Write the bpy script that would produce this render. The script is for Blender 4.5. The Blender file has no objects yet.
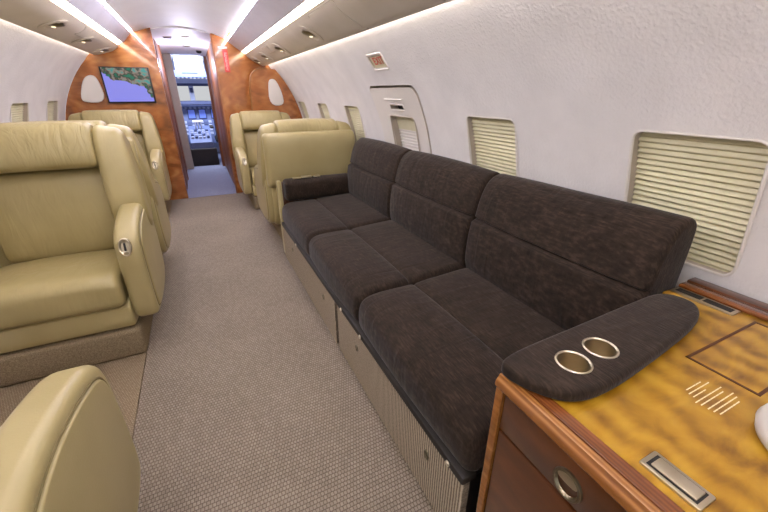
import bpy, bmesh, math, random
from mathutils import Vector, Matrix
random.seed(7)
C = bpy.context.scene.collection
PI = math.pi

# ------------------------------------------------------------------ camera, world, lights, exposure
cam_d = bpy.data.cameras.new('camera'); cam = bpy.data.objects.new('camera', cam_d); C.objects.link(cam)
cam_d.sensor_width = 36.0; cam_d.lens = 364.0/768.0*36.0
cam_d.clip_start = 0.02
pitch = math.atan(164/364.0); yaw = math.atan(194/math.hypot(364, 164))
cam.location = (0, 0, 1.25); cam.rotation_euler = (PI/2-pitch, 0, -yaw)
bpy.context.scene.camera = cam
world = bpy.data.worlds.new('world'); bpy.context.scene.world = world; world.use_nodes = True
bg = world.node_tree.nodes['Background']; bg.inputs[0].default_value = (0.95, 0.97, 1.0, 1); bg.inputs[1].default_value = 0.85

def area(name, loc, size, energy, col, rot=(0, 0, 0), sy=None):
    d = bpy.data.lights.new(name, 'AREA'); d.energy = energy; d.color = col; d.size = size
    if sy: d.shape = 'RECTANGLE'; d.size_y = sy
    o = bpy.data.objects.new(name, d); o.location = loc; o.rotation_euler = rot; C.objects.link(o); return o
area('cabin_ceiling_light_aft', (0.05, -0.35, 1.86), 0.5, 3.5, (1.0, 0.86, 0.68), sy=0.9)
area('cabin_fill_mid', (0.0, 1.6, 1.86), 0.5, 4, (1.0, 0.94, 0.87), sy=1.6)  # overhead fill added for the middle of the cabin, no fixture there
area('cabin_fill_front', (0.0, 3.9, 1.86), 0.5, 13, (0.80, 0.77, 1.0), sy=1.8)  # added fill that tints the front cabin lavender, no fixture there
def point(name, loc, energy, col, rad=.08):
    d = bpy.data.lights.new(name, 'POINT'); d.energy = energy; d.color = col; d.shadow_soft_size = rad
    o = bpy.data.objects.new(name, d); o.location = loc; C.objects.link(o); return o
point('vestibule_fill', (0.05, 6.2, 1.62), 22, (0.72, 0.74, 1.0))  # added point fill that brightens the vestibule ceiling, not a fixture
area('cockpit_fill', (0.05, 7.9, 1.78), 0.6, 70, (0.74, 0.81, 1.0), rot=(0.55, 0, 0), sy=0.4)  # added fill to brighten the cockpit interior, stands for no lamp
STRIP = 13.0; COVE = 88.0; WASH = 16.5
vs = bpy.context.scene.view_settings
vs.view_transform = 'Standard'; vs.look = 'None'; vs.gamma = 1.0; vs.exposure = -0.12; vs.use_curve_mapping = False

# ------------------------------------------------------------------ materials
def lin(c):
    return tuple(((v/255)/12.92 if v/255 <= .04045 else ((v/255+.055)/1.055)**2.4) for v in c)
class NT:
    def __init__(s, name):
        s.m = bpy.data.materials.new(name); s.m.use_nodes = True; s.t = s.m.node_tree; s.b = s.t.nodes['Principled BSDF']
    def n(s, typ, **kw):
        x = s.t.nodes.new(typ)
        for k, v in kw.items():
            if k in x.inputs: x.inputs[k].default_value = v
            else: setattr(x, k, v)
        return x
    def l(s, a, b): s.t.links.new(a, b)
    def coord(s, scale=(1, 1, 1), rot=(0, 0, 0)):
        tc = s.n('ShaderNodeTexCoord'); mp = s.n('ShaderNodeMapping')
        mp.inputs['Scale'].default_value = scale; mp.inputs['Rotation'].default_value = rot
        s.l(tc.outputs['Object'], mp.inputs['Vector']); return mp.outputs['Vector']
    def ramp(s, fac, stops):
        r = s.n('ShaderNodeValToRGB'); e = r.color_ramp.elements
        while len(e) < len(stops): e.new(0.5)
        for i, (p, c) in enumerate(stops): e[i].position = p; e[i].color = (*lin(c), 1)
        s.l(fac, r.inputs['Fac']); return r.outputs['Color']
    def bump(s, h, strength, dist=0.01, nrm=None):
        b = s.n('ShaderNodeBump'); b.inputs['Strength'].default_value = strength; b.inputs['Distance'].default_value = dist
        s.l(h, b.inputs['Height'])
        if nrm: s.l(nrm, b.inputs['Normal'])
        s.l(b.outputs['Normal'], s.b.inputs['Normal']); return b.outputs['Normal']
def noise_mat(name, c1, c2, scale, rough, bump=0, bscale=None, metal=0, stretch=(1, 1, 1), detail=4, dist=.01, coat=0, spec=.5):
    N = NT(name); v = N.coord(stretch)
    t = N.n('ShaderNodeTexNoise', Scale=scale, Detail=detail); N.l(v, t.inputs['Vector'])
    N.l(N.ramp(t.outputs['Fac'], [(.3, c1), (.7, c2)]), N.b.inputs['Base Color'])
    N.b.inputs['Roughness'].default_value = rough; N.b.inputs['Metallic'].default_value = metal
    N.b.inputs['Coat Weight'].default_value = coat; N.b.inputs['Specular IOR Level'].default_value = spec
    if bump:
        t2 = N.n('ShaderNodeTexNoise', Scale=bscale or scale, Detail=detail); N.l(v, t2.inputs['Vector'])
        N.bump(t2.outputs['Fac'], bump, dist)
    return N.m
def emit_mat(name, col, strength):
    N = NT(name); N.b.inputs['Base Color'].default_value = (*lin(col), 1)
    N.b.inputs['Emission Color'].default_value = (*lin(col), 1); N.b.inputs['Emission Strength'].default_value = strength
    return N.m
def wood_mat(name, dark, mid, light, scale, rough, coat, axis_scale=(1, 1, 1), dist=6., dscale=1.5, wf=.25):
    N = NT(name); v = N.coord(axis_scale)
    w = N.n('ShaderNodeTexNoise', Scale=scale, Detail=5., Distortion=dist*.25, Roughness=.55); N.l(v, w.inputs['Vector'])
    w2 = N.n('ShaderNodeTexWave', Scale=scale*dscale, Distortion=dist, Detail=3.); w2.inputs['Detail Scale'].default_value = 1.2
    N.l(v, w2.inputs['Vector'])
    mx = N.n('ShaderNodeMix'); mx.data_type = 'FLOAT'; mx.inputs[0].default_value = wf
    N.l(w.outputs['Fac'], mx.inputs[2]); N.l(w2.outputs['Fac'], mx.inputs[3])
    N.l(N.ramp(mx.outputs[0], [(.22, dark), (.5, mid), (.78, light)]), N.b.inputs['Base Color'])
    N.b.inputs['Roughness'].default_value = rough; N.b.inputs['Coat Weight'].default_value = coat; N.b.inputs['Coat Roughness'].default_value = .06
    return N.m

M = {}
def leather(name, c1, c2, wr=.25):
    N = NT(name); v = N.coord()
    t = N.n('ShaderNodeTexNoise', Scale=3.5, Detail=3.); N.l(v, t.inputs['Vector'])
    N.l(N.ramp(t.outputs['Fac'], [(.3, c1), (.7, c2)]), N.b.inputs['Base Color'])
    v2 = N.coord((11, 6, 2.6)); a = N.n('ShaderNodeTexNoise', Scale=1.6, Detail=3., Distortion=.8); N.l(v2, a.inputs['Vector'])
    n1 = N.bump(a.outputs['Fac'], wr, .018)
    g = N.n('ShaderNodeTexNoise', Scale=260., Detail=2.); N.l(v, g.inputs['Vector'])
    N.bump(g.outputs['Fac'], .10, .002, n1)
    N.b.inputs['Roughness'].default_value = .36; N.b.inputs['Specular IOR Level'].default_value = .45
    return N.m
M['leather'] = leather('cream_leather', (162, 147, 100), (178, 163, 116))
M['leather_worn'] = leather('creased_leather', (162, 147, 100), (178, 163, 116), .75)
M['leather_smooth'] = noise_mat('cream_leather_smooth', (164, 149, 103), (178, 164, 118), 3, .36, .06, 240)
M['seam'] = noise_mat('leather_seam', (112, 100, 62), (126, 112, 72), 8, .6)
M['wall'] = noise_mat('wall_fabric', (214, 210, 207), (224, 220, 217), 6, .85, .6, 95, dist=.005, spec=.2)
M['plastic'] = noise_mat('white_plastic', (214, 208, 200), (222, 216, 208), 4, .45)
M['bin'] = noise_mat('bin_leatherette', (208, 198, 180), (216, 206, 190), 5, .5, .08, 300, spec=.3)
M['ceil'] = noise_mat('ceiling_vinyl', (238, 237, 238), (244, 243, 244), 4, .55, .06, 120)
M['panel'] = noise_mat('panel_lavender_lit', (212, 210, 218), (222, 220, 228), 4, .45)  # faint lavender of the LED light is put into the panel colour
M['frame'] = noise_mat('window_reveal', (176, 164, 148), (186, 174, 158), 9, .6)
M['blind'] = noise_mat('pleated_blind', (206, 200, 166), (214, 208, 176), 9, .75)
M['wood'] = wood_mat('bulkhead_wood', (98, 54, 24), (160, 96, 46), (198, 138, 78), 2.2, .2, .9, (.6, 1, 1.8), 9., 1.6, .10)
M['wood_dark'] = wood_mat('cabinet_wood', (56, 29, 12), (86, 47, 21), (110, 64, 31), 7.0, .28, .5, (1, .5, 1.4), 4.)
M['wood_lip'] = wood_mat('lip_wood', (112, 66, 28), (146, 94, 44), (176, 124, 66), 10., .25, .6, (3, .25, 3), 2.)
M['wood_border'] = wood_mat('border_wood', (84, 44, 20), (118, 66, 30), (140, 84, 42), 10., .25, .6, (3, .3, 1), 2.)
M['wood_passage'] = wood_mat('passage_wood', (92, 50, 26), (142, 84, 44), (174, 114, 66), 4., .5, .05, (1, 1, .3), 4.)
M['gold'] = wood_mat('gold_veneer', (98, 58, 10), (156, 113, 22), (182, 142, 42), 7.5, .28, .22, (1.0, 2.0, 1), 5., .6, .25)
M['inlay'] = noise_mat('inlay_line', (70, 34, 12), (84, 42, 16), 9, .4)
M['metal'] = noise_mat('brushed_nickel', (196, 186, 164), (210, 200, 180), 30, .32, metal=1.0)
M['metal_dark'] = noise_mat('dark_nickel', (120, 112, 92), (140, 130, 108), 30, .3, metal=1.0)
M['brass'] = noise_mat('brass_cup', (170, 140, 80), (190, 160, 96), 20, .3, metal=1.0)
M['black'] = noise_mat('black_plastic', (16, 15, 15), (24, 22, 22), 9, .5)
M['rubber'] = noise_mat('dark_brown_trim', (34, 29, 26), (42, 36, 32), 9, .7)
M['red'] = noise_mat('red_label', (196, 42, 40), (206, 52, 48), 9, .5)
M['white'] = noise_mat('white_print', (232, 228, 220), (238, 234, 226), 9, .6)
M['grey'] = noise_mat('pale_grey_plastic', (196, 192, 186), (204, 200, 194), 6, .45)
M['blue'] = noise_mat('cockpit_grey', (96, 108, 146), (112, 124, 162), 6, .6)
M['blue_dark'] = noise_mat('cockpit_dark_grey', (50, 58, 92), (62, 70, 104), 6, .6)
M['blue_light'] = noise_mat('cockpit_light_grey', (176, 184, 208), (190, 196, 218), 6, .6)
M['screen'] = emit_mat('cockpit_display', (90, 110, 190), .5)
M['lens'] = emit_mat('lamp_lens', (255, 236, 200), 1.5)
M['strip'] = emit_mat('strip_diffuser', (255, 246, 230), STRIP)
M['cove'] = emit_mat('cove_diffuser', (238, 234, 255), COVE)
M['wash'] = emit_mat('wash_diffuser', (250, 246, 248), WASH)
M['plinth_carpet'] = noise_mat('plinth_carpet', (112, 98, 76), (156, 140, 114), 210, .95, .6, 210, dist=.004, spec=.1)

def sofa_fabric():
    N = NT('brown_chenille'); v = N.coord((1, 1, 1)); vr = N.coord((240, 30, 60))
    t = N.n('ShaderNodeTexNoise', Scale=16., Detail=6., Roughness=.7); N.l(v, t.inputs['Vector'])
    g = N.n('ShaderNodeTexNoise', Scale=1., Detail=3.); N.l(vr, g.inputs['Vector'])
    mx = N.n('ShaderNodeMix'); mx.data_type = 'FLOAT'; mx.inputs[0].default_value = .55
    N.l(t.outputs['Fac'], mx.inputs[2]); N.l(g.outputs['Fac'], mx.inputs[3])
    N.l(N.ramp(mx.outputs[0], [(.34, (30, 23, 18)), (.52, (46, 36, 29)), (.68, (68, 55, 45))]), N.b.inputs['Base Color'])
    w = N.n('ShaderNodeTexNoise', Scale=1.2, Detail=3., Distortion=1.); N.l(N.coord((3.5, 16, 4)), w.inputs['Vector'])
    n1 = N.bump(w.outputs['Fac'], .3, .012)
    N.bump(g.outputs['Fac'], .35, .003, n1)
    N.b.inputs['Roughness'].default_value = .9; N.b.inputs['Specular IOR Level'].default_value = .15
    N.b.inputs['Sheen Weight'].default_value = .14; N.b.inputs['Sheen Roughness'].default_value = .4
    return N.m
M['fabric'] = sofa_fabric()
def carpet(name, c1, c2, c3, sx, sy):
    N = NT(name); v = N.coord((sx, sy, 1))
    b = N.n('ShaderNodeTexBrick', Scale=1.); b.inputs['Color1'].default_value = (1, 1, 1, 1); b.inputs['Color2'].default_value = (.7, .7, .7, 1)
    b.inputs['Mortar'].default_value = (0, 0, 0, 1); b.inputs['Mortar Size'].default_value = .16; b.inputs['Mortar Smooth'].default_value = 1.
    b.inputs['Brick Width'].default_value = 1.; b.inputs['Row Height'].default_value = 1.
    N.l(v, b.inputs['Vector'])
    n = N.n('ShaderNodeTexNoise', Scale=180., Detail=3.); N.l(N.coord(), n.inputs['Vector'])
    n2 = N.n('ShaderNodeTexNoise', Scale=2.2, Detail=3.); N.l(N.coord(), n2.inputs['Vector'])
    mx = N.n('ShaderNodeMix'); mx.data_type = 'FLOAT'; mx.inputs[0].default_value = .42
    N.l(b.outputs['Color'], mx.inputs[2]); N.l(n.outputs['Fac'], mx.inputs[3])
    m2 = N.n('ShaderNodeMix'); m2.data_type = 'FLOAT'; m2.inputs[0].default_value = .18
    N.l(mx.outputs[0], m2.inputs[2]); N.l(n2.outputs['Fac'], m2.inputs[3])
    N.l(N.ramp(m2.outputs[0], [(.25, c1), (.55, c2), (.85, c3)]), N.b.inputs['Base Color'])
    N.bump(mx.outputs[0], .8, .006)
    N.b.inputs['Roughness'].default_value = .97; N.b.inputs['Specular IOR Level'].default_value = .08
    return N.m
M['carpet'] = carpet('aisle_carpet', (92, 81, 69), (138, 126, 111), (168, 155, 139), 84, 66)
M['carpet_side'] = carpet('side_carpet', (108, 92, 72), (148, 130, 106), (172, 154, 130), 110, 90)
M['carpet_rib'] = carpet('ribbed_carpet', (86, 76, 64), (150, 138, 120), (176, 164, 146), 1, 1)
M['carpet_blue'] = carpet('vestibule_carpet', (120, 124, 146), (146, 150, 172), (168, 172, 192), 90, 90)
def rib_carpet():
    N = NT('ribbed_panel_carpet'); v = N.coord((1, 1, 1))
    w = N.n('ShaderNodeTexWave', Scale=28., Distortion=1.2, Detail=2.); w.bands_direction = 'Y'; N.l(v, w.inputs['Vector'])
    n = N.n('ShaderNodeTexNoise', Scale=140., Detail=2.); N.l(v, n.inputs['Vector'])
    mx = N.n('ShaderNodeMix'); mx.data_type = 'FLOAT'; mx.inputs[0].default_value = .5
    N.l(w.outputs['Fac'], mx.inputs[2]); N.l(n.outputs['Fac'], mx.inputs[3])
    N.l(N.ramp(mx.outputs[0], [(.25, (112, 100, 86)), (.7, (190, 176, 156))]), N.b.inputs['Base Color'])
    N.bump(mx.outputs[0], .7, .005); N.b.inputs['Roughness'].default_value = .97; N.b.inputs['Specular IOR Level'].default_value = .08
    return N.m
M['rib'] = rib_carpet()
def map_screen():
    # moving-map picture shown by the screen: violet sea low left, green and tan land high right
    N = NT('map_screen'); tc = N.n('ShaderNodeTexCoord'); sp = N.n('ShaderNodeSeparateXYZ'); N.l(tc.outputs['Generated'], sp.inputs[0])
    n = N.n('ShaderNodeTexNoise', Scale=3.2, Detail=6.); N.l(tc.outputs['Generated'], n.inputs['Vector'])
    a = N.n('ShaderNodeMath', operation='MULTIPLY'); a.inputs[1].default_value = .6; N.l(sp.outputs['X'], a.inputs[0])
    b = N.n('ShaderNodeMath', operation='ADD'); N.l(a.outputs[0], b.inputs[0]); N.l(sp.outputs['Z'], b.inputs[1])
    c = N.n('ShaderNodeMath', operation='MULTIPLY_ADD'); c.inputs[1].default_value = .9; N.l(n.outputs['Fac'], c.inputs[0]); N.l(b.outputs[0], c.inputs[2])
    land = N.n('ShaderNodeTexNoise', Scale=6., Detail=5.); N.l(tc.outputs['Generated'], land.inputs['Vector'])
    lc = N.ramp(land.outputs['Fac'], [(.36, (20, 120, 96)), (.46, (44, 58, 44)), (.54, (150, 132, 120)), (.64, (60, 160, 150))])
    mask = N.n('ShaderNodeMath', operation='GREATER_THAN'); mask.inputs[1].default_value = 1.28; N.l(c.outputs[0], mask.inputs[0])
    mx = N.n('ShaderNodeMix'); mx.data_type = 'RGBA'; mx.inputs[6].default_value = (*lin((150, 150, 250)), 1)
    N.l(mask.outputs[0], mx.inputs[0]); N.l(lc, mx.inputs[7])
    N.l(mx.outputs[2], N.b.inputs['Emission Color']); N.b.inputs['Emission Strength'].default_value = .9
    N.b.inputs['Base Color'].default_value = (.01, .01, .01, 1); N.b.inputs['Roughness'].default_value = .2
    return N.m
M['map'] = map_screen()

# ------------------------------------------------------------------ mesh helpers
def obj(name, bm, m, parent=None, smooth=True, angle=40):
    bmesh.ops.recalc_face_normals(bm, faces=bm.faces[:])
    me = bpy.data.meshes.new(name); bm.to_mesh(me); bm.free()
    for mm in (m if isinstance(m, (list, tuple)) else [m]): me.materials.append(mm)
    o = bpy.data.objects.new(name, me); C.objects.link(o)
    if smooth:
        for p in me.polygons: p.use_smooth = True
        me.set_sharp_from_angle(angle=math.radians(angle))
    if parent: o.parent = parent
    return o
def tag(o, label, cat, group=None):
    o['label'] = label; o['category'] = cat
    if group: o['group'] = group
    return o
def struct(o): o['kind'] = 'structure'; return o
def thing(name, label, cat, loc=(0, 0, 0), rz=0, group=None):
    o = bpy.data.objects.new(name, None); C.objects.link(o); o.empty_display_size = .05
    o.location = loc; o.rotation_euler = (0, 0, rz); return tag(o, label, cat, group)
def dup(root, loc, rz, label, scale=(1, 1, 1)):
    r = root.copy(); C.objects.link(r); r.location = loc; r.rotation_euler = (0, 0, rz); r.scale = scale; r['label'] = label
    for ch in list(root.children):
        c = ch.copy(); C.objects.link(c); c.parent = r
        for g in ch.children:
            d = g.copy(); C.objects.link(d); d.parent = c
    return r
def box(bm, x0, x1, y0, y1, z0, z1, bev=0, seg=2):
    g = bmesh.ops.create_cube(bm, size=1)
    for v in g['verts']: v.co = Vector((x0+(x1-x0)*(v.co.x+.5), y0+(y1-y0)*(v.co.y+.5), z0+(z1-z0)*(v.co.z+.5)))
    if bev:
        ed = list({e for v in g['verts'] for e in v.link_edges})
        bmesh.ops.bevel(bm, geom=ed, offset=bev, segments=seg, profile=.5, affect='EDGES')
    return bm
def B(*a, **k): return box(bmesh.new(), *a, **k)
def chaikin(p, n=2, closed=True):
    for _ in range(n):
        q = []
        L = len(p)
        for i in range(L if closed else L-1):
            a, b = p[i], p[(i+1) % L]
            q += [(a[0]*.75+b[0]*.25, a[1]*.75+b[1]*.25), (a[0]*.25+b[0]*.75, a[1]*.25+b[1]*.75)]
        if not closed: q = [p[0]]+q+[p[-1]]
        p = q
    return p
def inset_poly(p, d):
    A = sum(p[i][0]*p[(i+1) % len(p)][1]-p[(i+1) % len(p)][0]*p[i][1] for i in range(len(p)))
    s = 1 if A > 0 else -1
    out = []
    for i in range(len(p)):
        a, b, c = p[i-1], p[i], p[(i+1) % len(p)]
        e1 = Vector((b[0]-a[0], b[1]-a[1])); e2 = Vector((c[0]-b[0], c[1]-b[1]))
        if e1.length < 1e-9: e1 = e2.copy()
        if e2.length < 1e-9: e2 = e1.copy()
        e1.normalize(); e2.normalize()
        n1 = Vector((-e1.y, e1.x))*s; n2 = Vector((-e2.y, e2.x))*s
        n = n1+n2
        if n.length < 1e-6: n = n1.copy()
        n.normalize(); k = 1/max(.5, n.dot(n1))
        out.append((b[0]+n.x*d*k, b[1]+n.y*d*k))
    return out
def sweep(bm, prof, axis, a0, a1, r=.0, nr=5, mid=1, f=None):
    """closed profile swept along an axis with rolled ends"""
    st = []
    if r > 0:
        for k in range(nr+1):
            an = k/nr*PI/2; st.append((a0+r*(1-math.cos(an)), r*(1-math.sin(an))))
        for k in range(1, mid): st.append((a0+r+(a1-a0-2*r)*k/mid, 0))
        for k in range(nr, -1, -1):
            an = k/nr*PI/2; st.append((a1-r*(1-math.cos(an)), r*(1-math.sin(an))))
    else:
        st = [(a0+(a1-a0)*k/mid, 0) for k in range(mid+1)]
    rings = []
    for a, d in st:
        pp = inset_poly(prof, d) if d > 1e-6 else prof
        ring = []
        for p in pp:
            co = {'x': (a, p[0], p[1]), 'y': (p[0], a, p[1]), 'z': (p[0], p[1], a)}[axis]
            co = Vector(co)
            if f: co = f(co)
            ring.append(bm.verts.new(co))
        rings.append(ring)
    n = len(prof)
    for i in range(len(rings)-1):
        for j in range(n):
            bm.faces.new((rings[i][j], rings[i][(j+1) % n], rings[i+1][(j+1) % n], rings[i+1][j]))
    bm.faces.new(rings[0][::-1]); bm.faces.new(rings[-1])
    return bm
def S(*a, **k): return sweep(bmesh.new(), *a, **k)
def tube(bm, pts, r, n=8, closed=False):
    pts = [Vector(p) for p in pts]; L = len(pts); rings = []
    up = Vector((0, 0, 1)); prev = None
    for i, p in enumerate(pts):
        if closed: t = (pts[(i+1) % L]-pts[i-1]).normalized()
        else: t = (pts[min(i+1, L-1)]-pts[max(i-1, 0)]).normalized()
        if prev is None:
            a = t.cross(up)
            if a.length < .05: a = t.cross(Vector((1, 0, 0)))
        else: a = prev-t*prev.dot(t)
        a.normalize(); prev = a; b = t.cross(a)
        rings.append([bm.verts.new(p+(a*math.cos(2*PI*k/n)+b*math.sin(2*PI*k/n))*r) for k in range(n)])
    for i in range(L if closed else L-1):
        A, Bq = rings[i], rings[(i+1) % L]
        for k in range(n): bm.faces.new((A[k], A[(k+1) % n], Bq[(k+1) % n], Bq[k]))
    if not closed: bm.faces.new(rings[0][::-1]); bm.faces.new(rings[-1])
    return bm
def lathe(bm, prof, mat=None, n=28, sx=1, sy=1):
    """profile (r,z) turned about z, then moved by mat"""
    rings = []
    for r, z in prof:
        if r < 1e-6: rings.append([bm.verts.new((0, 0, z))])
        else: rings.append([bm.verts.new((r*sx*math.cos(2*PI*k/n), r*sy*math.sin(2*PI*k/n), z)) for k in range(n)])
    for A, Bq in zip(rings, rings[1:]):
        for k in range(n):
            vs_ = [A[k % len(A)], A[(k+1) % len(A)], Bq[(k+1) % len(Bq)], Bq[k % len(Bq)]]
            u = []
            for v in vs_:
                if v not in u: u.append(v)
            if len(u) > 2: bm.faces.new(u)
    if mat: bmesh.ops.transform(bm, matrix=mat, verts=[v for r in rings for v in r])
    return bm
def rrect(u0, u1, v0, v1, r, n=5):
    out = []
    for cx, cy, a0 in ((u1-r, v1-r, 0), (u0+r, v1-r, 90), (u0+r, v0+r, 180), (u1-r, v0+r, 270)):
        for k in range(n+1):
            a = math.radians(a0+90*k/n); out.append((cx+r*math.cos(a), cy+r*math.sin(a)))
    return out
def boolean(o, cutters, op='DIFFERENCE'):
    for c in cutters:
        m = o.modifiers.new('b', 'BOOLEAN'); m.operation = op; m.solver = 'EXACT'; m.object = c
    dg = bpy.context.evaluated_depsgraph_get(); dg.update()
    me = bpy.data.meshes.new_from_object(o.evaluated_get(dg)); old = o.data
    o.modifiers.clear(); o.data = me; me.name = old.name
    for c in cutters: bpy.data.objects.remove(c)
    for p in me.polygons: p.use_smooth = True
    me.set_sharp_from_angle(angle=math.radians(30))
def text_mesh(s, size, name, m, parent, mat, extrude=.0008):
    cu = bpy.data.curves.new(name, 'FONT'); cu.body = s; cu.size = size; cu.extrude = extrude; cu.align_x = 'CENTER'; cu.align_y = 'CENTER'
    t = bpy.data.objects.new(name, cu); C.objects.link(t)
    dg = bpy.context.evaluated_depsgraph_get(); dg.update()
    me = bpy.data.meshes.new_from_object(t.evaluated_get(dg)); bpy.data.objects.remove(t)
    me.name = name; me.transform(mat); me.materials.clear(); me.materials.append(m)
    o = bpy.data.objects.new(name, me); C.objects.link(o); o.parent = parent; return o

# ------------------------------------------------------------------ cabin shell
RC, ZC, YB, Y0 = 1.30, .65, 5.23, -1.3
def xw(z, R=RC): return math.sqrt(R*R-(z-ZC)**2)
def arc_solid(y0, y1, R0, R1, z0, z1, side=1, n=40, ny=1):
    bm = bmesh.new(); prof = []
    for R, rev in ((R0, 0), (R1, 1)):
        a0 = math.asin(max(-1, min(1, (z0-ZC)/R0))); a1 = math.asin((z1-ZC)/R0)
        pts = [(side*R*math.cos(a0+(a1-a0)*k/n), ZC+R*math.sin(a0+(a1-a0)*k/n)) for k in range(n+1)]
        prof += pts[::-1] if rev else pts
    return sweep(bm, prof, 'y', y0, y1, 0, mid=ny)
def prism_x(y0, y1, z0, z1, r, side=1, x0=1.0, x1=1.5):
    o = obj('cutter', S(rrect(y0, y1, z0, z1, r), 'x', min(side*x0, side*x1), max(side*x0, side*x1)), M['frame'], smooth=False); return o

fl = B(-.449, 1.16, Y0, YB, -.05, 0)
struct(obj('floor', fl, M['carpet'], smooth=False))
struct(obj('floor_side', B(-1.16, -.453, Y0, YB, -.05, 0), M['carpet_side'], smooth=False))
struct(obj('floor_vestibule', B(-.6, .75, YB, 9.4, -.05, .002), M['carpet_blue'], smooth=False))

WIN_R = [(.398, .725), (1.228, 1.555), (2.97, 3.297), (3.805, 4.13), (4.66, 4.985)]
WIN_L = [(3.785, 4.14), (4.615, 4.945)]
ZW0, ZW1 = .765, 1.142
HY0, HY1, HZ0, HZ1 = 1.945, 2.60, .45, 1.288
wr = obj('wall_right', arc_solid(Y0, YB, RC, RC+.07, -.05, 1.585, 1), [M['wall'], M['frame']])
cut = [prism_x(a, b, ZW0, ZW1, .03) for a, b in WIN_R]+[prism_x(HY0, HY1, HZ0, HZ1, .06), prism_x(2.155, 2.345, 1.385, 1.447, .006, x0=.9)]
boolean(wr, cut); struct(wr)
wl = obj('wall_left', arc_solid(Y0, YB, RC, RC+.07, -.05, 1.64, -1), [M['wall'], M['frame']])
boolean(wl, [prism_x(a, b, ZW0+.045, ZW1+.03, .03, -1) for a, b in WIN_L]); struct(wl)

def blind_bm(y0, y1, z0, z1, R, side=1, pitch_=.0175):
    """pleated blind following the wall's curve"""
    a0 = math.asin((z0-ZC)/R); a1 = math.asin((z1-ZC)/R); n = max(6, int(R*(a1-a0)/pitch_)); prof = []
    for k in range(n*4+1):
        a = a0+(a1-a0)*k/(n*4); rr = R-.009*(0, .55, 1., .8)[k % 4]; prof.append((side*rr*math.cos(a), ZC+rr*math.sin(a)))
    a2 = [(side*(R+.006)*math.cos(a1+(a0-a1)*k/12), ZC+(R+.006)*math.sin(a1+(a0-a1)*k/12)) for k in range(13)]
    return S(prof+a2, 'y', y0, y1)
def ring_on_wall(loop, R, side, rad):
    return tube(bmesh.new(), [(side*math.sqrt(R*R-(z-ZC)**2), y, z) for y, z in loop], rad, 8, True)
def window(n, y0, y1, z0, z1, side):
    bm = ring_on_wall(rrect(y0-.003, y1+.003, z0-.003, z1+.003, .032), RC+.003, side, .005)
    w = struct(obj('window_%d' % n, bm, M['plastic']))
    obj('blind', blind_bm(y0-.015, y1+.015, z0-.015, z1+.015, RC+.034, side), M['blind'], w)
    return w
for i, (a, b) in enumerate(WIN_R): window(i+1, a, b, ZW0, ZW1, 1)
for i, (a, b) in enumerate(WIN_L): window(i+6, a, b, ZW0+.045, ZW1+.03, -1)

# emergency exit hatch
dr = obj('door_1', arc_solid(1.8, 2.75, RC-.005, RC+.045, HZ0-.05, HZ1+.06, 1), [M['plastic'], M['frame']])
boolean(dr, [prism_x(HY0+.010, HY1-.007, HZ0, HZ1-.014, .055)], 'INTERSECT')
hw = (2.075, 2.405, .745, 1.105)
boolean(dr, [prism_x(hw[0], hw[1], hw[2], hw[3], .028), prism_x(2.172, 2.345, 1.147, 1.172, .006)]); struct(dr)
obj('window_frame', ring_on_wall(rrect(hw[0]-.002, hw[1]+.002, hw[2], hw[3], .03), RC-.003, 1, .005), M['frame'], dr)
obj('blind', blind_bm(hw[0]-.012, hw[1]+.012, hw[2]-.012, hw[3]-.085, RC+.042, 1, .02), M['plastic'], dr)
obj('blind_head', arc_solid(hw[0]-.012, hw[1]+.012, RC+.036, RC+.05, hw[3]-.09, hw[3]+.012, 1, 8), M['blind'], dr)
obj('backing', arc_solid(HY0-.02, HY1+.02, RC+.06, RC+.068, HZ0-.03, HZ1+.03, 1), M['frame'], dr)  # plate added behind the hatch to block outside light at the gap
obj('handle_recess', arc_solid(2.165, 2.352, RC+.045, RC+.052, 1.14, 1.18, 1, 4), M['black'], dr)
bm = ring_on_wall(rrect(2.166, 2.350, 1.141, 1.178, .01), RC-.005, 1, .004); obj('handle_bezel', bm, M['plastic'], dr)
obj('ledge', arc_solid(2.16, 2.40, RC-.011, RC+.0, 1.2025, 1.2065, 1, 3), M['white'], dr)

# exit sign set into the wall
ex = thing('exit_sign', 'small recessed exit sign with red letters above the hatch', 'sign', (0, 2.25, 1.416))
zc_ = 1.416; an = math.asin((zc_-ZC)/RC); nrm = Vector((-math.cos(an), 0, -math.sin(an))); upv = Vector((-math.sin(an), 0, math.cos(an))); rtv = Vector((0, -1, 0))
def signM(R): 
    p = Vector((R*math.cos(an), 0, ZC+R*math.sin(an)-zc_))
    return Matrix(((rtv.x, upv.x, nrm.x, p.x), (rtv.y, upv.y, nrm.y, p.y), (rtv.z, upv.z, nrm.z, p.z), (0, 0, 0, 1)))
bm = B(-.098, .098, -.052, .052, -.004, .004); bmesh.ops.transform(bm, matrix=signM(RC+.012), verts=bm.verts[:]); obj('sign_face', bm, M['blind'], ex)
text_mesh('EXIT', .066, 'lettering', M['red'], ex, signM(RC+.0068))
bm = tube(bmesh.new(), [signM(RC-.001) @ Vector((u, v, 0)) for u, v in rrect(-.100, .100, -.05, .05, .008)], .005, 6, True); obj('bezel', bm, M['plastic'], ex)

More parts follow.
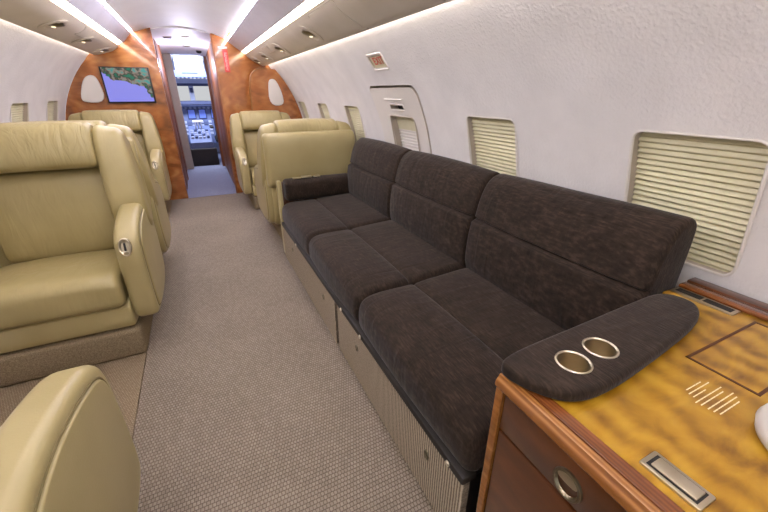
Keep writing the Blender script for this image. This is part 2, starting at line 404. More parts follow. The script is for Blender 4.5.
# overhead bins, ceiling
def bin_prof(s, P1, P2, P3, P4):
    q = chaikin([P3, (P3[0]+.05, P3[1]-.05), ((P3[0]+P4[0])/2+.01, (P3[1]+P4[1])/2-.03), (P4[0]-.04, P4[1]-.004), P4], 3, False)
    pr = [P1, P2, (P2[0]+.012, P2[1]+.022), (P3[0]+.018, P3[1]+.022)]+q+[(P4[0]-.002, P4[1]+.012), (P4[0]-.035, P4[1]+.020), (P4[0]-.035, 1.97), (P1[0]+.06, 1.97), (P1[0]+.035, P1[1]+.02)]
    return [(s*x, z) for x, z in pr]
BR = ((.497, 1.795), (.638, 1.690), (.676, 1.664), (.902, 1.548)); BLf = ((.451, 1.827), (.550, 1.728), (.592, 1.702), (.843, 1.608))
b1 = obj('trim_1', S(bin_prof(1, *BR), 'y', Y0, YB), [M['bin'], M['panel']], angle=25)
b2 = obj('trim_2', S(bin_prof(-1, *BLf), 'y', Y0, YB), [M['bin'], M['panel']], angle=25)
for b in (b1, b2):
    struct(b)
    for p in b.data.polygons:           # the upright pale panel facing the aisle
        c = p.center
        if abs(p.normal.y) < .5 and abs(c.x) < (.60 if c.x > 0 else .53) and c.z < 1.80: p.material_index = 1
def ceil_z(x): return 1.912-.43*x*x
pr = [(x, ceil_z(x)) for x in [-.425+k*.895/24 for k in range(25)]]
struct(obj('ceiling', S(pr+[(.6, 1.99), (-.56, 1.99)], 'y', Y0, YB+.02), M['ceil']))
def led(name, label, pts, m):
    return tag(obj(name, S(pts, 'y', Y0+.05, YB-.012), m, smooth=False), label, 'light')
for s, P, w in ((1, BR, 'right'), (-1, BLf, 'left')):
    P2, P3 = P[1], P[2]
    led('light_strip', 'long bright light strip along the %s overhead bin' % w, [(s*(P2[0]+.006), P2[1]+.004), (s*(P3[0]+.002), P3[1]+.008), (s*(P3[0]+.016), P3[1]+.02), (s*(P2[0]+.014), P2[1]+.02)], M['strip'])
    led('cove_light', 'thin lavender cove light where the ceiling meets the %s bin panel' % w, [(s*(P[0][0]-.006), P[0][1]+.004), (s*(P[0][0]+.004), P[0][1]+.018), (s*(P[0][0]+.018), P[0][1]+.014), (s*(P[0][0]+.004), P[0][1]+.002)], M['cove'])
    P4 = P[3]; xo = xw(P4[1]+.02)
    led('wash_light', 'hidden wash light in the slot between the %s bin and the side wall' % w, [(s*(P4[0]-.030), P4[1]+.023), (s*(P4[0]+.012), P4[1]+.023), (s*(P4[0]+.012), P4[1]+.029), (s*(P4[0]-.030), P4[1]+.029)], M['wash'])

# reading lights, hatches and vents in the bins
def bin_surface(P, t):
    """point and outward normal on the underside, t from the strip (0) to the wall (1)"""
    q = chaikin([P[2], (P[2][0]+.05, P[2][1]-.05), ((P[2][0]+P[3][0])/2+.01, (P[2][1]+P[3][1])/2-.03), (P[3][0]-.04, P[3][1]-.004), P[3]], 3, False)
    f = t*(len(q)-1); i = min(int(f), len(q)-2); u = f-i
    p = Vector((q[i][0]*(1-u)+q[i+1][0]*u, q[i][1]*(1-u)+q[i+1][1]*u)); d = Vector((q[i+1][0]-q[i][0], q[i+1][1]-q[i][1])).normalized()
    return p, Vector((d.y, -d.x)), d
def bin_matrix(s, P, t, y):
    p, n, d = bin_surface(P, t)
    if n.y > 0: n = -n
    X = Vector((0, 1, 0)); Z = Vector((s*n.x, 0, n.y)); Y = Z.cross(X)
    return Matrix(((X.x, Y.x, Z.x, s*p.x), (X.y, Y.y, Z.y, y), (X.z, Y.z, Z.z, p.y), (0, 0, 0, 1)))
def reading_light(s, P, t, y, label, sc=1.35):
    mt = bin_matrix(s, P, t, y)
    r = thing('reading_light', label, 'light', mt.translation, 0, 'reading lights in the overhead bins')
    L = Matrix.Translation(-mt.translation) @ mt
    bm = lathe(bmesh.new(), [(.034*sc, -.004), (.062*sc, -.002), (.066*sc, .004), (.058*sc, .010), (.040*sc, .008), (.036*sc, .0), (.034*sc, -.004)], L, 28)
    obj('bezel', bm, M['bin'], r)
    ey = Matrix.Rotation(math.radians(-22*s), 4, 'X')
    bm = lathe(bmesh.new(), [(0, .014), (.022*sc, .011), (.040*sc, .004), (.046*sc, -.004)], L @ ey, 24); obj('eyeball', bm, M['metal_dark'], r)
    bm = lathe(bmesh.new(), [(0, .020), (.007*sc, .019), (.009*sc, .0135), (0, .0135)], L @ ey, 16); obj('lamp', bm, M['lens'], r)
for (t, y), w in zip(((.42, 2.66), (.44, 3.62), (.46, 4.4), (.48, 4.98)), ('nearest', 'second nearest', 'third nearest', 'farthest')):
    reading_light(1, BR, t, y, '%s round reading light set in the right overhead bin' % w)
for (t, y), w in zip(((.42, 3.30), (.44, 4.12), (.46, 4.92)), ('nearest', 'middle', 'farthest')):
    reading_light(-1, BLf, t, y, '%s round reading light set in the left overhead bin' % w)
def bin_door(s, P, t0, t1, y0, y1, name, label, rad=.0022):
    pts = []
    for u, v in rrect(0, 1, 0, 1, .06, 3):
        p, n, d = bin_surface(P, t0+(t1-t0)*v); 
        if n.y > 0: n = -n
        pts.append((s*(p.x+n.x*.0005), y0+(y1-y0)*u, p.y+n.y*.0005))
    t = thing(name, label, 'panel', (s*.8, (y0+y1)/2, 1.6))
    bm = tube(bmesh.new(), [Vector(p)-t.location for p in pts], rad, 6, True); obj('seam', bm, M['frame'], t)
    bm = bmesh.new(); nn = 8; g = []
    for i in range(nn+1):
        p, n, d = bin_surface(P, t0+(t1-t0)*(.04+.92*i/nn))
        if n.y > 0: n = -n
        g.append([bm.verts.new(Vector((s*(p.x+n.x*.003), y, p.y+n.y*.003))-t.location) for y in (y0+.012, y1-.012)])
    for a, b in zip(g, g[1:]): bm.faces.new((a[0], a[1], b[1], b[0]))
    ex_ = bmesh.ops.extrude_face_region(bm, geom=bm.faces[:])
    for v in [e for e in ex_['geom'] if isinstance(e, bmesh.types.BMVert)]: v.co.z += .008
    obj('door', bm, M['bin'], t)
bin_door(1, BR, .12, .80, 1.98, 2.42, 'oxygen_mask_panel', 'square oxygen mask hatch in the right bin near the first reading light')
bin_door(1, BR, .2, .42, 3.9, 4.15, 'service_panel', 'small square service panel between reading lights in the right bin')
bin_door(-1, BLf, .12, .4, 3.78, 4.02, 'service_panel', 'small square service panel between reading lights in the left bin')

# ------------------------------------------------------------------ forward bulkheads
def ext_poly_y(poly, y0, y1, name, m, parent=None, r=0):
    return obj(name, S(poly, 'y', y0, y1, r), m, parent, angle=30)
arcp = lambda s, z0, z1, R=RC-.003, n=24: [(s*math.sqrt(R*R-(z0+(z1-z0)*k/n-ZC)**2), z0+(z1-z0)*k/n) for k in range(n+1)]
wfl = ext_poly_y([(-.27, 0)]+arcp(-1, 0, 1.57)+[(-.86, 1.95), (-.27, 1.95)], YB, YB+.06, 'wall_front_left', M['wood']); struct(wfl)
wfr = ext_poly_y([(.335, 0)]+arcp(1, 0, 1.53)+[(.86, 1.95), (.335, 1.95)], YB, YB+.06, 'wall_front_right', M['wood']); struct(wfr)
arch = chaikin([(.655, .02), (.655, 1.0), (.66, 1.40), (.74, 1.50), (.90, 1.508)], 3, False)
wfa = ext_poly_y(arch+arcp(1, 1.50, .02, RC-.004), 5.04, 5.12, 'wall_front_arch', M['wood']); struct(wfa)
ins_R = chaikin([(.862, 1.10), (.875, 1.365), (.915, 1.40), (.975, 1.385), (1.035, 1.235), (1.045, 1.09)], 2)
obj('inset_panel', S(ins_R, 'y', 5.027, 5.047, .006), M['plastic'], wfa)
obj('edge_trim', tube(bmesh.new(), [(x-.004, 5.045, z) for x, z in arch], .009, 8), M['wood_lip'], wfa)
ins_L = chaikin([(-.84, 1.145), (-.855, 1.365), (-.90, 1.425), (-.99, 1.385), (-1.06, 1.2), (-1.04, 1.145)], 2)
obj('inset_panel', S(ins_L, 'y', 5.205, 5.235, .008), M['plastic'], wfl)
obj('edge_trim', B(-.275, -.262, YB-.008, YB+.068, 0, 1.885, .003), M['wood'], wfl)
obj('edge_trim', B(.323, .340, YB-.008, YB+.068, 0, 1.86, .003), M['wood_passage'], wfr)

# vestibule: closet wall, galley wall, ceiling
pl = obj('wall_passage_left', B(-.42, -.285, YB+.06, 7.42, 0, 1.9), M['wood_passage'], smooth=False); struct(pl)
obj('pocket_trim', B(-.287, -.272, 5.42, 5.50, 0, 1.86, .003), M['blue_dark'], pl)
obj('door_panel', B(-.287, -.268, 5.62, 6.35, .03, 1.82, .006), M['wood_passage'], pl)
obj('pocket_trim', B(-.287, -.262, 6.42, 6.50, 0, 1.84, .003), M['wood_passage'], pl)
pr_ = obj('wall_passage_right', B(.345, .60, YB+.06, 7.42, 0, 1.9), M['wood_passage'], smooth=False); struct(pr_)
obj('door_panel', B(.333, .347, 5.5, 6.4, .05, 1.80, .006), M['wood_passage'], pr_)
obj('door_panel', B(.335, .347, 6.5, 7.3, .05, 1.80, .006), M['wood_passage'], pr_)
pr2 = [(x, 1.895-.3*x*x) for x in [-.45+k*.1 for k in range(12)]]
vc = bmesh.new(); sweep(vc, pr2+[(.7, 2.0), (-.5, 2.0)], 'y', YB+.021, 7.5, 0, mid=4, f=lambda c: Vector((c.x, c.y, c.z-.035*(c.y-YB) if c.z < 1.95 else c.z)))
struct(obj('ceiling_vestibule', vc, M['ceil']))
def vent_dl(x, y, label):
    t = thing('downlight', label, 'light', (x, y, 1.893-.3*x*x-.035*(y-YB)), 0, 'vestibule ceiling downlights')
    obj('bezel', lathe(bmesh.new(), [(.03, .002), (.048, .0), (.05, -.006), (.04, -.01), (.03, -.004)], None, 20), M['metal'], t)
    obj('lamp', lathe(bmesh.new(), [(0, -.003), (.03, -.003), (.03, .003), (0, .003)], None, 20), M['lens'], t)
vent_dl(.07, 5.75, 'nearer small downlight in the vestibule ceiling'); vent_dl(.07, 6.55, 'farther small downlight in the vestibule ceiling')
t = thing('ceiling_vent', 'small grey slotted vent in the vestibule ceiling', 'vent', (-.13, 5.85, 1.866))
obj('frame', B(-.05, .05, -.06, .06, -.006, .003, .002), M['grey'], t)
for k in range(4): obj('slat', B(-.042, .042, -.045+k*.027, -.035+k*.027, -.009, -.004), M['blue_dark'], t)
tag(obj('smoke_detector', lathe(bmesh.new(), [(0, -.03), (.02, -.03), (.035, -.018), (.04, .004), (0, .004)], Matrix.Translation((.23, 6.9, 1.815)), 20), M['black']), 'small black round detector on the vestibule ceiling', 'detector')

# labels on the right bulkhead
t = thing('warning_label', 'red upright label with white lettering on the right wood bulkhead', 'sign', (.455, YB-.003, 1.585))
obj('backing', B(-.028, .028, -.0025, .0025, -.118, .118, .001, 1), M['red'], t)
bm = bmesh.new(); z = .092
for k in range(11):
    h = .014; wv = random.choice((.012, .015, .010)); box(bm, -wv, wv, -.0034, -.002, z-h, z-h+.003); box(bm, -wv, wv, -.0034, -.002, z-.003, z)
    if k % 3: box(bm, -wv, -wv+.004, -.0034, -.002, z-h, z)
    z -= .0175
obj('lettering', bm, M['white'], t, smooth=False)
tag(obj('placard', B(.385, .485, YB-.005, YB, 1.715, 1.735, .001, 1), M['white']), 'thin white placard strip above the red label', 'sign')

# wall screen with moving map
t = thing('wall_monitor', 'flat wall monitor showing a coastal map on the left bulkhead', 'monitor', (-.595, YB-.02, 1.317))
obj('bezel', B(-.228, .228, -.012, .018, -.180, .180, .004), M['black'], t)
obj('screen', B(-.213, .213, -.0155, -.011, -.164, .170), M['map'], t, smooth=False)

# ------------------------------------------------------------------ cockpit
YC = 7.42
cw = bmesh.new()
box(cw, -.9, -.185, YC, YC+.08, 0, 1.85); box(cw, .30, .95, YC, YC+.08, 0, 1.85)
struct(obj('wall_cockpit', cw, M['wood_passage'], smooth=False))
tag(obj('door_frame', B(-.29, -.175, YC-.05, YC+.1, 0, 1.80, .006), M['frame']), 'grey brown cockpit door frame at the left of the opening', 'door frame')
struct(obj('wall_cockpit_left', B(-.95, -.9, YC, 9.45, 0, 1.85), M['blue_light'], smooth=False))
struct(obj('wall_cockpit_right', B(.95, 1.0, YC, 9.45, 0, 1.85), M['blue_light'], smooth=False))
struct(obj('ceiling_cockpit', B(-.95, 1.0, YC, 9.45, 1.83, 1.88), M['ceil'], smooth=False))
wf = bmesh.new(); box(wf, -.95, 1.0, 9.3, 9.36, 0, 1.06); box(wf, -.95, 1.0, 9.3, 9.36, 1.37, 1.88); box(wf, -.95, -.6, 9.3, 9.36, 1.06, 1.37); box(wf, .75, 1.0, 9.3, 9.36, 1.06, 1.37)
struct(obj('wall_cockpit_front', wf, M['blue_light'], smooth=False))
ws = struct(obj('window_8', S(rrect(-.015, .075, 1.05, 1.38, .02), 'y', 9.25, 9.35), M['blue_light']))
obj('compass', B(0, .06, 9.2, 9.25, 1.24, 1.33, .008), M['blue_dark'], ws)
G = NT('windscreen_glass'); G.b.inputs['Transmission Weight'].default_value = 1.; G.b.inputs['Roughness'].default_value = 0.; G.b.inputs['IOR'].default_value = 1.02
for a, b in ((-.6, -.015), (.075, .75)): obj('pane', B(a, b, 9.325, 9.333, 1.06, 1.37), G.m, ws, smooth=False)
t = thing('instrument_panel', 'blue grey instrument panel with displays under the cockpit windscreen', 'instrument panel', (.03, 8.9, 0))
obj('glareshield', S(chaikin([(-.78, .98), (-.78, 1.05), (-.3, 1.085), (.3, 1.085), (.78, 1.05), (.78, .98)], 2), 'y', -.2, .35, .02), M['blue_dark'], t)
obj('panel_face', B(-.8, .8, 0, .3, .25, 1.0, .01), M['blue'], t)
for i, (x, z, w, h) in enumerate([(-.55, .84, .17, .2), (-.33, .84, .17, .2), (-.08, .84, .15, .2), (.12, .84, .15, .2), (.36, .84, .17, .2), (.58, .84, .17, .2)]):
    d = obj('display', B(x-w/2, x+w/2, -.012, .004, z-h/2, z+h/2, .004), M['blue_dark'], t); obj('glass', B(x-w*.4, x+w*.4, -.015, -.011, z-h*.4, z+h*.4), M['screen'], d, smooth=False)
for k in range(11): obj('indicator', lathe(bmesh.new(), [(0, .01), (.02, .01), (.024, 0), (.024, -.01)], Matrix.Translation((-.42+k*.084, 0, .955)) @ Matrix.Rotation(PI/2, 4, 'X'), 14), M['blue_light'], t)
for r_ in range(4):
    for k in range(7): obj('switch_block', B(-.26+k*.078, -.2+k*.078, -.012, .0, .66-r_*.075, .71-r_*.075, .003), M[('blue_light', 'blue_dark', 'blue_light', 'blue')[(r_*2+k*3) % 4]], t)
t = thing('center_pedestal', 'cockpit centre pedestal with pale thrust levers', 'pedestal', (.03, 8.15, 0))
obj('body', S(chaikin([(-.32, .25), (-.32, .44), (.1, .56), (.55, .66), (.6, .25)], 1), 'x', -.19, .19, .01), M['blue'], t)
for r_ in range(4):
    for k in range(5):
        y = -.24+r_*.1; z = .47+r_*.032; obj('switch_block', B(-.16+k*.066, -.11+k*.066, y, y+.06, z-.01, z+.02, .003), M[('blue_light', 'blue_dark', 'blue_light')[(r_+k) % 3]], t)
for x in (-.05, .0, .05): obj('lever', tube(bmesh.new(), [(x, .25, .58), (x, .2, .68), (x+.0, .17, .74)], .011, 8), M['white'], t)
obj('lever_knob', B(-.09, .09, .13, .18, .715, .755, .012), M['white'], t)
tag(obj('step_box', B(-.22, .26, 7.62, 7.75, .002, .30, .01), M['rubber']), 'dark brown step box across the cockpit entrance', 'step')
t = thing('overhead_panel', 'overhead switch panel above the cockpit windscreen', 'switch panel', (.03, 8.45, 1.50))
bm = B(-.28, .36, -.02, .5, .0, .12, .01); obj('housing', bm, M['blue'], t)
obj('mount', B(-.2, .3, .3, .5, .11, .335), M['ceil'], t, smooth=False)
obj('handle_slot', B(-.1, .16, -.026, -.018, .06, .085, .004), M['blue_dark'], t)
for k in range(9): obj('switch', B(-.26+k*.068, -.225+k*.068, .02, .06, -.018, .002, .003), M['white'], t)
for k in range(9): obj('switch', B(-.26+k*.068, -.225+k*.068, .2, .24, -.018, .002, .003), M['white'], t)
obj('sun_visor', B(-.34, .42, .62, .64, -.14, -.09, .006), M['blue_dark'], t)
def pilot_seat(x, label):
    t = thing('pilot_seat', label, 'seat', (x, 8.05, 0), 0, 'pilot seats')
    obj('backrest', S(chaikin([(-.25, .42), (-.17, .42), (-.2, 1.0), (-.26, 1.06), (-.3, 1.0)], 2), 'x', -.2, .2, .03), M['rubber'], t)
    obj('seat', S(chaikin([(-.2, .36), (.22, .38), (.26, .44), (.2, .48), (-.2, .46)], 2), 'x', -.22, .22, .03), M['rubber'], t)
    obj('headrest', S(chaikin([(-.28, 1.08), (-.2, 1.08), (-.2, 1.2), (-.28, 1.2)], 2), 'x', -.11, .11, .02), M['rubber'], t)
    obj('pedestal', B(-.12, .12, -.15, .15, .002, .37, .01), M['blue_dark'], t)
    for s in (-1, 1): obj('armrest', S(chaikin([(-.2, .62), (.14, .62), (.14, .68), (-.2, .68)], 2), 'x', s*.25-.03, s*.25+.03, .012), M['rubber'], t)
pilot_seat(.50, 'dark pilot seat at the right of the cockpit'); pilot_seat(-.5, 'dark pilot seat at the left of the cockpit')

# ------------------------------------------------------------------ leather club seats
def make_seat(cs, label, loc, rz, scale=(1, 1, 1)):
    t = thing('club_seat', label, 'seat', loc, rz, 'cream leather club seats'); t.scale = scale
    L, Ls = M['leather'], M['leather_smooth']
    pb = bmesh.new(); box(pb, -.31, .31, -.33, .28, 0, .155, .02, 3)
    obj('plinth', pb, M['plinth_carpet'], t)
    obj('seat_base', S(chaikin([(-.30, .155), (-.325, .2), (-.315, .33), (.30, .33), (.32, .22), (.28, .155)], 2), 'x', -.30, .30, .015), Ls, t)
    def crown(c):
        u = c.x/.29
        return Vector((c.x, c.y, c.z+(.016*(1-u*u) if c.z > .38 else 0)))
    obj('seat_cushion', S(chaikin([(-.28, .285), (-.345, .30), (-.352, .37), (-.345, .435), (-.26, .462), (-.05, .452), (.14, .43), (.2, .40), (.2, .29)], 3), 'x', -.288, .288, .03, mid=8, f=crown), L, t)
    armp = chaikin([(-.28, .17), (-.315, .25), (-.315, .50), (-.30, .60), (-.25, .648), (-.12, .685), (.06, .712), (.22, .695), (.30, .64), (.31, .35), (.24, .17)], 3)
    def shrink(k): return [(-.005+(y+.005)*k, .42+(z-.42)*k) for y, z in armp]
    for s in (-1, 1):
        a0, a1 = (.302, .408) if s > 0 else (-.408, -.302)
        am = obj('armrest', S(armp, 'x', a0, a1, .030, mid=2), Ls, t)
        x = s*.408
        obj('side_panel', S(shrink(.86), 'x', x-.012 if s > 0 else x-.007, x+.007 if s > 0 else x+.012, .007, nr=4), Ls, am)
        obj('piping', tube(bmesh.new(), [(s*.4075, y, z) for y, z in shrink(.875)], .0035, 6, True), M['seam'], am)
    x = cs*.35
    sl = Matrix.Translation((x, -.301, .585)) @ Matrix.Rotation(math.radians(72), 4, 'X')
    cpn = obj('control_panel', lathe(bmesh.new(), [(.0, .002), (.017, .002), (.020, .006), (.024, .007), (.027, .003), (.027, -.012)], sl, 24, 1, 1.65), M['metal'], t)
    bm = B(-.0045, .0045, -.018, .02, .002, .009, .002); bmesh.ops.transform(bm, matrix=sl, verts=bm.verts[:]); obj('lever', bm, M['black'], cpn)
    bm = lathe(bmesh.new(), [(0, .0075), (.010, .0075), (.012, .003)], sl @ Matrix.Translation((0, -.030, 0)), 16, 1.1, .6); obj('button', bm, M['metal_dark'], cpn)
    obj('back_base', S(chaikin([(.18, .2), (.18, .58), (.32, .58), (.33, .45), (.30, .2)], 2), 'x', -.37, .37, .03), Ls, t)
    # back: shell, padded centre, two wings, head roll
    obj('back_shell', S(chaikin([(.20, .56), (.20, .66), (.24, .98), (.30, 1.03), (.375, 1.0), (.37, .66), (.34, .56)], 3), 'x', -.395, .395, .035), Ls, t)
    def pad(c):
        u = c.x/.26
        return Vector((c.x, c.y-(.02*(1-u*u) if c.y < .24 else 0), c.z))
    obj('back_cushion', S(chaikin([(.15, .41), (.135, .55), (.165, .80), (.20, .885), (.28, .885), (.28, .41)], 2), 'x', -.262, .262, .02, mid=8, f=pad), L, t)
    wing = chaikin([(.06, .60), (.045, .72), (.09, .93), (.14, 1.07), (.22, 1.105), (.31, 1.08), (.32, .95), (.28, .58), (.16, .50)], 3)
    for s in (-1, 1):
        a0, a1 = (.258, .425) if s > 0 else (-.425, -.258)
        def flare(c, s=s):
            k = max(0, (c.z-.62)/.45); u = (abs(c.x)-.258)/.167
            return Vector((c.x*(1-.085*k*k*u), c.y, c.z-.025*max(0, u)*k))
        obj('wing', S(wing, 'x', a0, a1, .04, mid=4, f=flare), L, t)
    hd = chaikin([(.105, .885), (.085, .96), (.12, 1.07), (.19, 1.115), (.29, 1.10), (.325, 1.02), (.28, .88)], 3)
    def hp(c):
        u = c.x/.262; return Vector((c.x, c.y-.012*(1-u*u), c.z+.006*(1-u*u)))
    obj('headrest', S(hd, 'x', -.262, .262, .025, mid=8, f=hp), M['leather_worn'], t)
    return t
sb = make_seat(1, 'large cream leather seat at left facing aft, its whole front in view', (-.755, 2.25, 0), 0)
sa = make_seat(-1, 'nearest cream leather seat, only its armrest showing at the bottom left', (-.748, .725, 0), PI, (1, 1, .975))
dup(sa, (-.755, 3.05, 0), PI, 'cream leather seat back to back behind the large left seat, facing forward', (1, 1, .985))
dup(sb, (-.785, 4.72, 0), 0, 'cream leather seat under the map monitor against the left bulkhead', (.94, 1, .97))
dup(sb, (.815, 3.44, 0), PI, 'cream leather seat with its back to the sofa, facing forward', (.96, 1.2, .94))
dup(sa, (.71, 4.65, 0), 0, 'cream leather seat at right facing aft below the arched wood panel', (.88, 1, .94))
for ch in list(sa.children):                 # the nearest seat's back is tipped away aft of its arms; its arm has no control panel in view
    if ch.name.split('.')[0] in ('wing', 'headrest', 'back_cushion', 'back_shell', 'back_base'): ch.location.y = .27
    if ch.name.split('.')[0] == 'control_panel':
        for g in list(ch.children): bpy.data.objects.remove(g)
        bpy.data.objects.remove(ch)

# ------------------------------------------------------------------ sofa
so = thing('sofa', 'long three-seat dark brown fabric sofa along the right wall', 'sofa', (0, 0, 0))
SY = [.475, 1.265, 2.06, 2.85]
F_ = M['fabric']
seatp = chaikin([(.51, .298), (.483, .312), (.478, .38), (.49, .435), (.54, .462), (.66, .464)], 3, False)+[(.735, .463), (.746, .459), (.752, .452), (.758, .459), (.77, .464)]+chaikin([(.80, .468), (.95, .478), (1.06, .482), (1.14, .47), (1.15, .31), (1.1, .298)], 3, False)
backp = [(1.075, .45)]+chaikin([(1.05, .47), (1.035, .52), (1.038, .62), (1.052, .708)], 2, False)+[(1.068, .718), (1.082, .724), (1.070, .731)]+chaikin([(1.074, .748), (1.090, .82), (1.124, .888), (1.168, .916), (1.215, .916), (1.238, .88), (1.235, .70), (1.22, .45)], 2, False)
def seat_f(c): return c
for i in range(3):
    a, b = SY[i]+.004, SY[i+1]-.004
    def cr(c, a=a, b=b):
        u = (c.y-(a+b)/2)/((b-a)/2)
        dx = -.010*(1-u*u) if c.x < .56 else 0
        return Vector((c.x+dx, c.y, c.z+(.012*(1-u**4) if c.z > .40 else 0)))
    obj('seat_cushion', S(seatp, 'y', a, b, .035, mid=8, f=cr), F_, so, angle=60)
    a2 = a+.006 if i == 0 else a
    def br(c, a=a2, b=b):
        u = (c.y-(a+b)/2)/((b-a)/2)
        return Vector((c.x-(.014*(1-u**4) if c.x < 1.14 else 0), c.y, c.z+(.008*(1-u*u)+(.014*max(0, 1-(c.y-a)/.35) if a < .6 else 0))*(1 if c.z > .8 else 0)))
    obj('back_cushion', S(backp, 'y', a2, b, .020, mid=8, f=br), F_, so, angle=60)
base = bmesh.new(); box(base, .50, 1.12, SY[0]+.01, SY[3], .0, .296)
obj('base', base, M['black'], so, smooth=False)
obj('rail', B(.468, .52, SY[0]+.008, SY[3]-.01, .276, .306, .008), M['rubber'], so)
for y in (2.35, 1.44, 1.2, .55):
    obj('stud', lathe(bmesh.new(), [(0, .004), (.004, .004), (.005, .002), (.008, .004), (.009, 0)], Matrix.Translation((.468, y, .291)) @ Matrix.Rotation(-PI/2, 4, 'Y'), 14), M['metal'], so)
for y0, y1, hs in ((1.56, 2.83, (1.75, 2.5)), (.484, 1.515, (.66, 1.25))):
    p = obj('base_panel', B(.472, .50, y0, y1, .002, .283, .004, 1), M['rib'], so)
    for y in hs: obj('finger_pull', lathe(bmesh.new(), [(0, .0), (.009, .0), (.010, .002), (.013, .003), (.014, 0)], Matrix.Translation((.471, y, .195)) @ Matrix.Rotation(-PI/2, 4, 'Y'), 16, 1.4, 1), M['metal_dark'], p)
# far arm: wooden end panel with padded bolster
obj('arm_panel', B(.50, 1.12, 2.90, 2.945, .06, .60, .006), M['wood_dark'], so)
obj('arm_post', B(.480, .512, 2.875, 2.95, .0, .615, .008), M['leather_smooth'], so)
obj('arm_bolster', S(chaikin([(2.80, .47), (2.785, .54), (2.80, .615), (2.87, .635), (2.935, .625), (2.94, .50), (2.90, .46)], 3), 'x', .525, 1.08, .03), F_, so)
t = thing('seat_belt', 'metal seat belt buckle lying on the far sofa bolster', 'seat belt', (.72, 2.87, .632))
obj('buckle', B(-.05, .03, -.022, .022, .0, .014, .005), M['metal'], t); obj('tongue', B(.045, .10, -.018, .018, .0, .009, .003), M['metal'], t)
obj('strap', B(-.12, -.048, -.02, .02, .001, .006, .002), M['leather_smooth'], t)

# ------------------------------------------------------------------ cabinet
cb = thing('cabinet', 'brown wood side cabinet with drawer at the right foreground', 'cabinet', (0, 0, 0))
CX, CY, CT = .475, .425, .72
obj('body', B(CX+.012, 1.10, -1.0, CY-.004, .0, .688), M['wood_dark'], cb, smooth=False)
obj('stile', B(CX-.006, CX+.02, CY-.018, CY, 0, .6875, .003), M['wood_lip'], cb)
dw = obj('drawer', B(CX, CX+.014, -.30, CY-.022, .582, .680, .003), M['wood_dark'], cb)
ho = lathe(bmesh.new(), [(0, -.006), (.020, -.005), (.024, .004), (.027, .006), (.031, .004), (.032, 0)], Matrix.Translation((CX, .236, .619)) @ Matrix.Rotation(-PI/2, 4, 'Y'), 28, 1, .92)
hh = obj('pull', ho, M['metal_dark'], dw)
obj('latch_tab', S(chaikin([(.215, .624), (.257, .624), (.255, .640), (.236, .647), (.217, .640)], 2), 'x', CX-.006, CX+.001, .002, nr=2), M['metal'], hh)
obj('door', B(CX, CX+.014, -.30, CY-.022, .06, .575, .003), M['wood_dark'], cb)
lip = bmesh.new()
lp = chaikin([(.468, .6895), (.460, .694), (.460, .704), (.464, .712), (.468, .716), (.470, .722), (.486, .722), (.488, .6895)], 1)
sweep(lip, lp, 'y', -1.0, CY-.002, .004, nr=2); obj('edge_lip', lip, M['wood_lip'], None, angle=25)
# worktop
wt = thing('worktop', 'glossy golden figured wood worktop along the wall', 'worktop', (0, 0, 0))
bpy.data.objects['edge_lip'].parent = wt
obj('border', B(.486, .512, -1.0, CY-.002, .689, .7215, .001, 1), M['wood_border'], wt)
top = S([(.512, -1.0), (1.243, -1.0), (1.243, .474), (1.13, .474), (1.10, .423), (.512, .423)], 'z', .689, .721)
obj('veneer', top, M['gold'], wt)
il = bmesh.new(); z0, z1 = .7208, .7222
box(il, .872, 1.18, .278, .284, z0, z1); box(il, .872, .878, .162, .284, z0, z1); box(il, .872, 1.18, .156, .162, z0, z1); box(il, 1.174, 1.18, .156, .284, z0, z1)
obj('inlay_border', il, M['inlay'], wt, smooth=False)
pt = bmesh.new()
def line(y, x0, x1, h=.0020):
    x = x0
    while x < x1-.004:
        w = min(random.uniform(.009, .02), x1-x); box(pt, x, x+w, y, y+h, .7208, .7213); x += w+.0013
for y, x0, x1 in ((.2265, .765, .815), (.2185, .758, .828), (.2105, .757, .800), (.201, .745, .835), (.193, .747, .828), (.1825, .748, .838), (.1745, .750, .832), (.1665, .754, .826)): line(y, x0, x1)
M['print'] = noise_mat('faded_print', (222, 208, 168), (232, 220, 184), 9, .6)
obj('printed_notice', pt, M['print'], wt, smooth=False)
t = thing('flush_latch', 'rectangular brushed metal flush latch in the golden worktop', 'latch', (.548, .132, .7215))
obj('frame', S(rrect(-.021, .021, -.042, .042, .003, 2), 'z', -.002, .004, .0015, nr=2), M['metal'], t)
obj('recess', B(-.015, .015, -.035, .035, .0035, .0045), M['black'], t, smooth=False)
obj('paddle', B(-.0125, .0125, -.032, .030, .004, .0075, .002), M['metal'], t)
t = thing('air_vent', 'long thin metal air grille set in the worktop along the wall', 'vent', (1.176, .395, .7212))
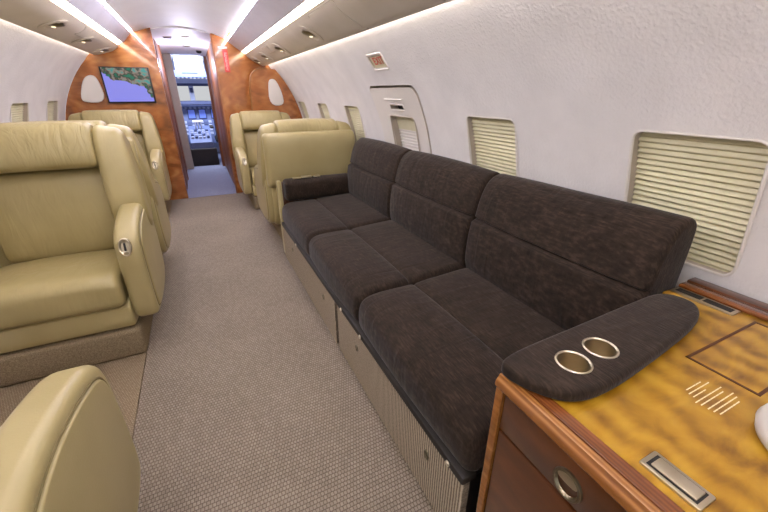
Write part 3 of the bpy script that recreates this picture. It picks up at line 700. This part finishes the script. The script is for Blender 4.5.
obj('frame', B(-.021, .021, -.075, .075, -.001, .005, .002), M['metal'], t)
for k in range(2): obj('slot', B(-.012, .012, -.066+k*.07, -.002+k*.068, .0045, .0058), M['black'], t, smooth=False)
trm = struct(obj('trim_3', B(1.203, 1.246, -1.0, .474, .7215, .732, .004), M['wood_border']))
trm2 = struct(obj('trim_4', B(1.246, 1.288, -1.0, .474, .70, .735, .003), M['wood_dark']))
# padded arm rest with cup holders
ap = thing('armrest_pad', 'brown fabric armrest pad with two cup holders on the worktop', 'armrest', (0, 0, 0))
padp = chaikin([(.466, .425), (.467, .388), (.495, .330), (.535, .292), (.62, .283), (.80, .302), (.98, .325), (1.06, .35), (1.095, .39), (1.07, .455), (.95, .455), (.7, .445), (.52, .44)], 3)
cups = [(.600, .357), (.690, .363)]
pd = obj('pad', S(padp, 'z', .7225, .752, .011), F_, ap, angle=50)
cc = [obj('cutter', lathe(bmesh.new(), [(0, -.03), (.0315, -.03), (.0315, .08), (0, .08)], Matrix.Translation((x, y, .735)), 32), F_) for x, y in cups]
boolean(pd, cc)
for o_ in (bpy.data.objects['veneer'],):
    boolean(o_, [obj('cutter', lathe(bmesh.new(), [(0, .6915), (.0312, .6915), (.0312, .80), (0, .80)], Matrix.Translation((x, y, 0)), 32), M['gold']) for x, y in cups])
for x, y in cups:
    c = obj('cup_holder', lathe(bmesh.new(), [(0, .6945), (.029, .6945), (.0305, .697), (.0305, .752), (.033, .7545), (.0355, .753), (.0355, .7515), (.0310, .7505), (.0310, .6925), (0, .6925)], Matrix.Translation((x, y, 0)), 36), M['metal'], ap)
    obj('cup_base', lathe(bmesh.new(), [(0, .6968), (.0285, .6968), (.029, .695), (0, .695)], Matrix.Translation((x, y, 0)), 32), M['brass'], c)
# pale round lid at the right edge
tag(obj('round_lid', lathe(bmesh.new(), [(0, 0), (.098, 0), (.106, .006), (.109, .018), (.104, .032), (.085, .046), (.05, .054), (0, .056)], Matrix.Translation((.812, .030, .7215)), 48), M['grey']), 'smooth pale grey round lid at the right edge of the worktop', 'lid')
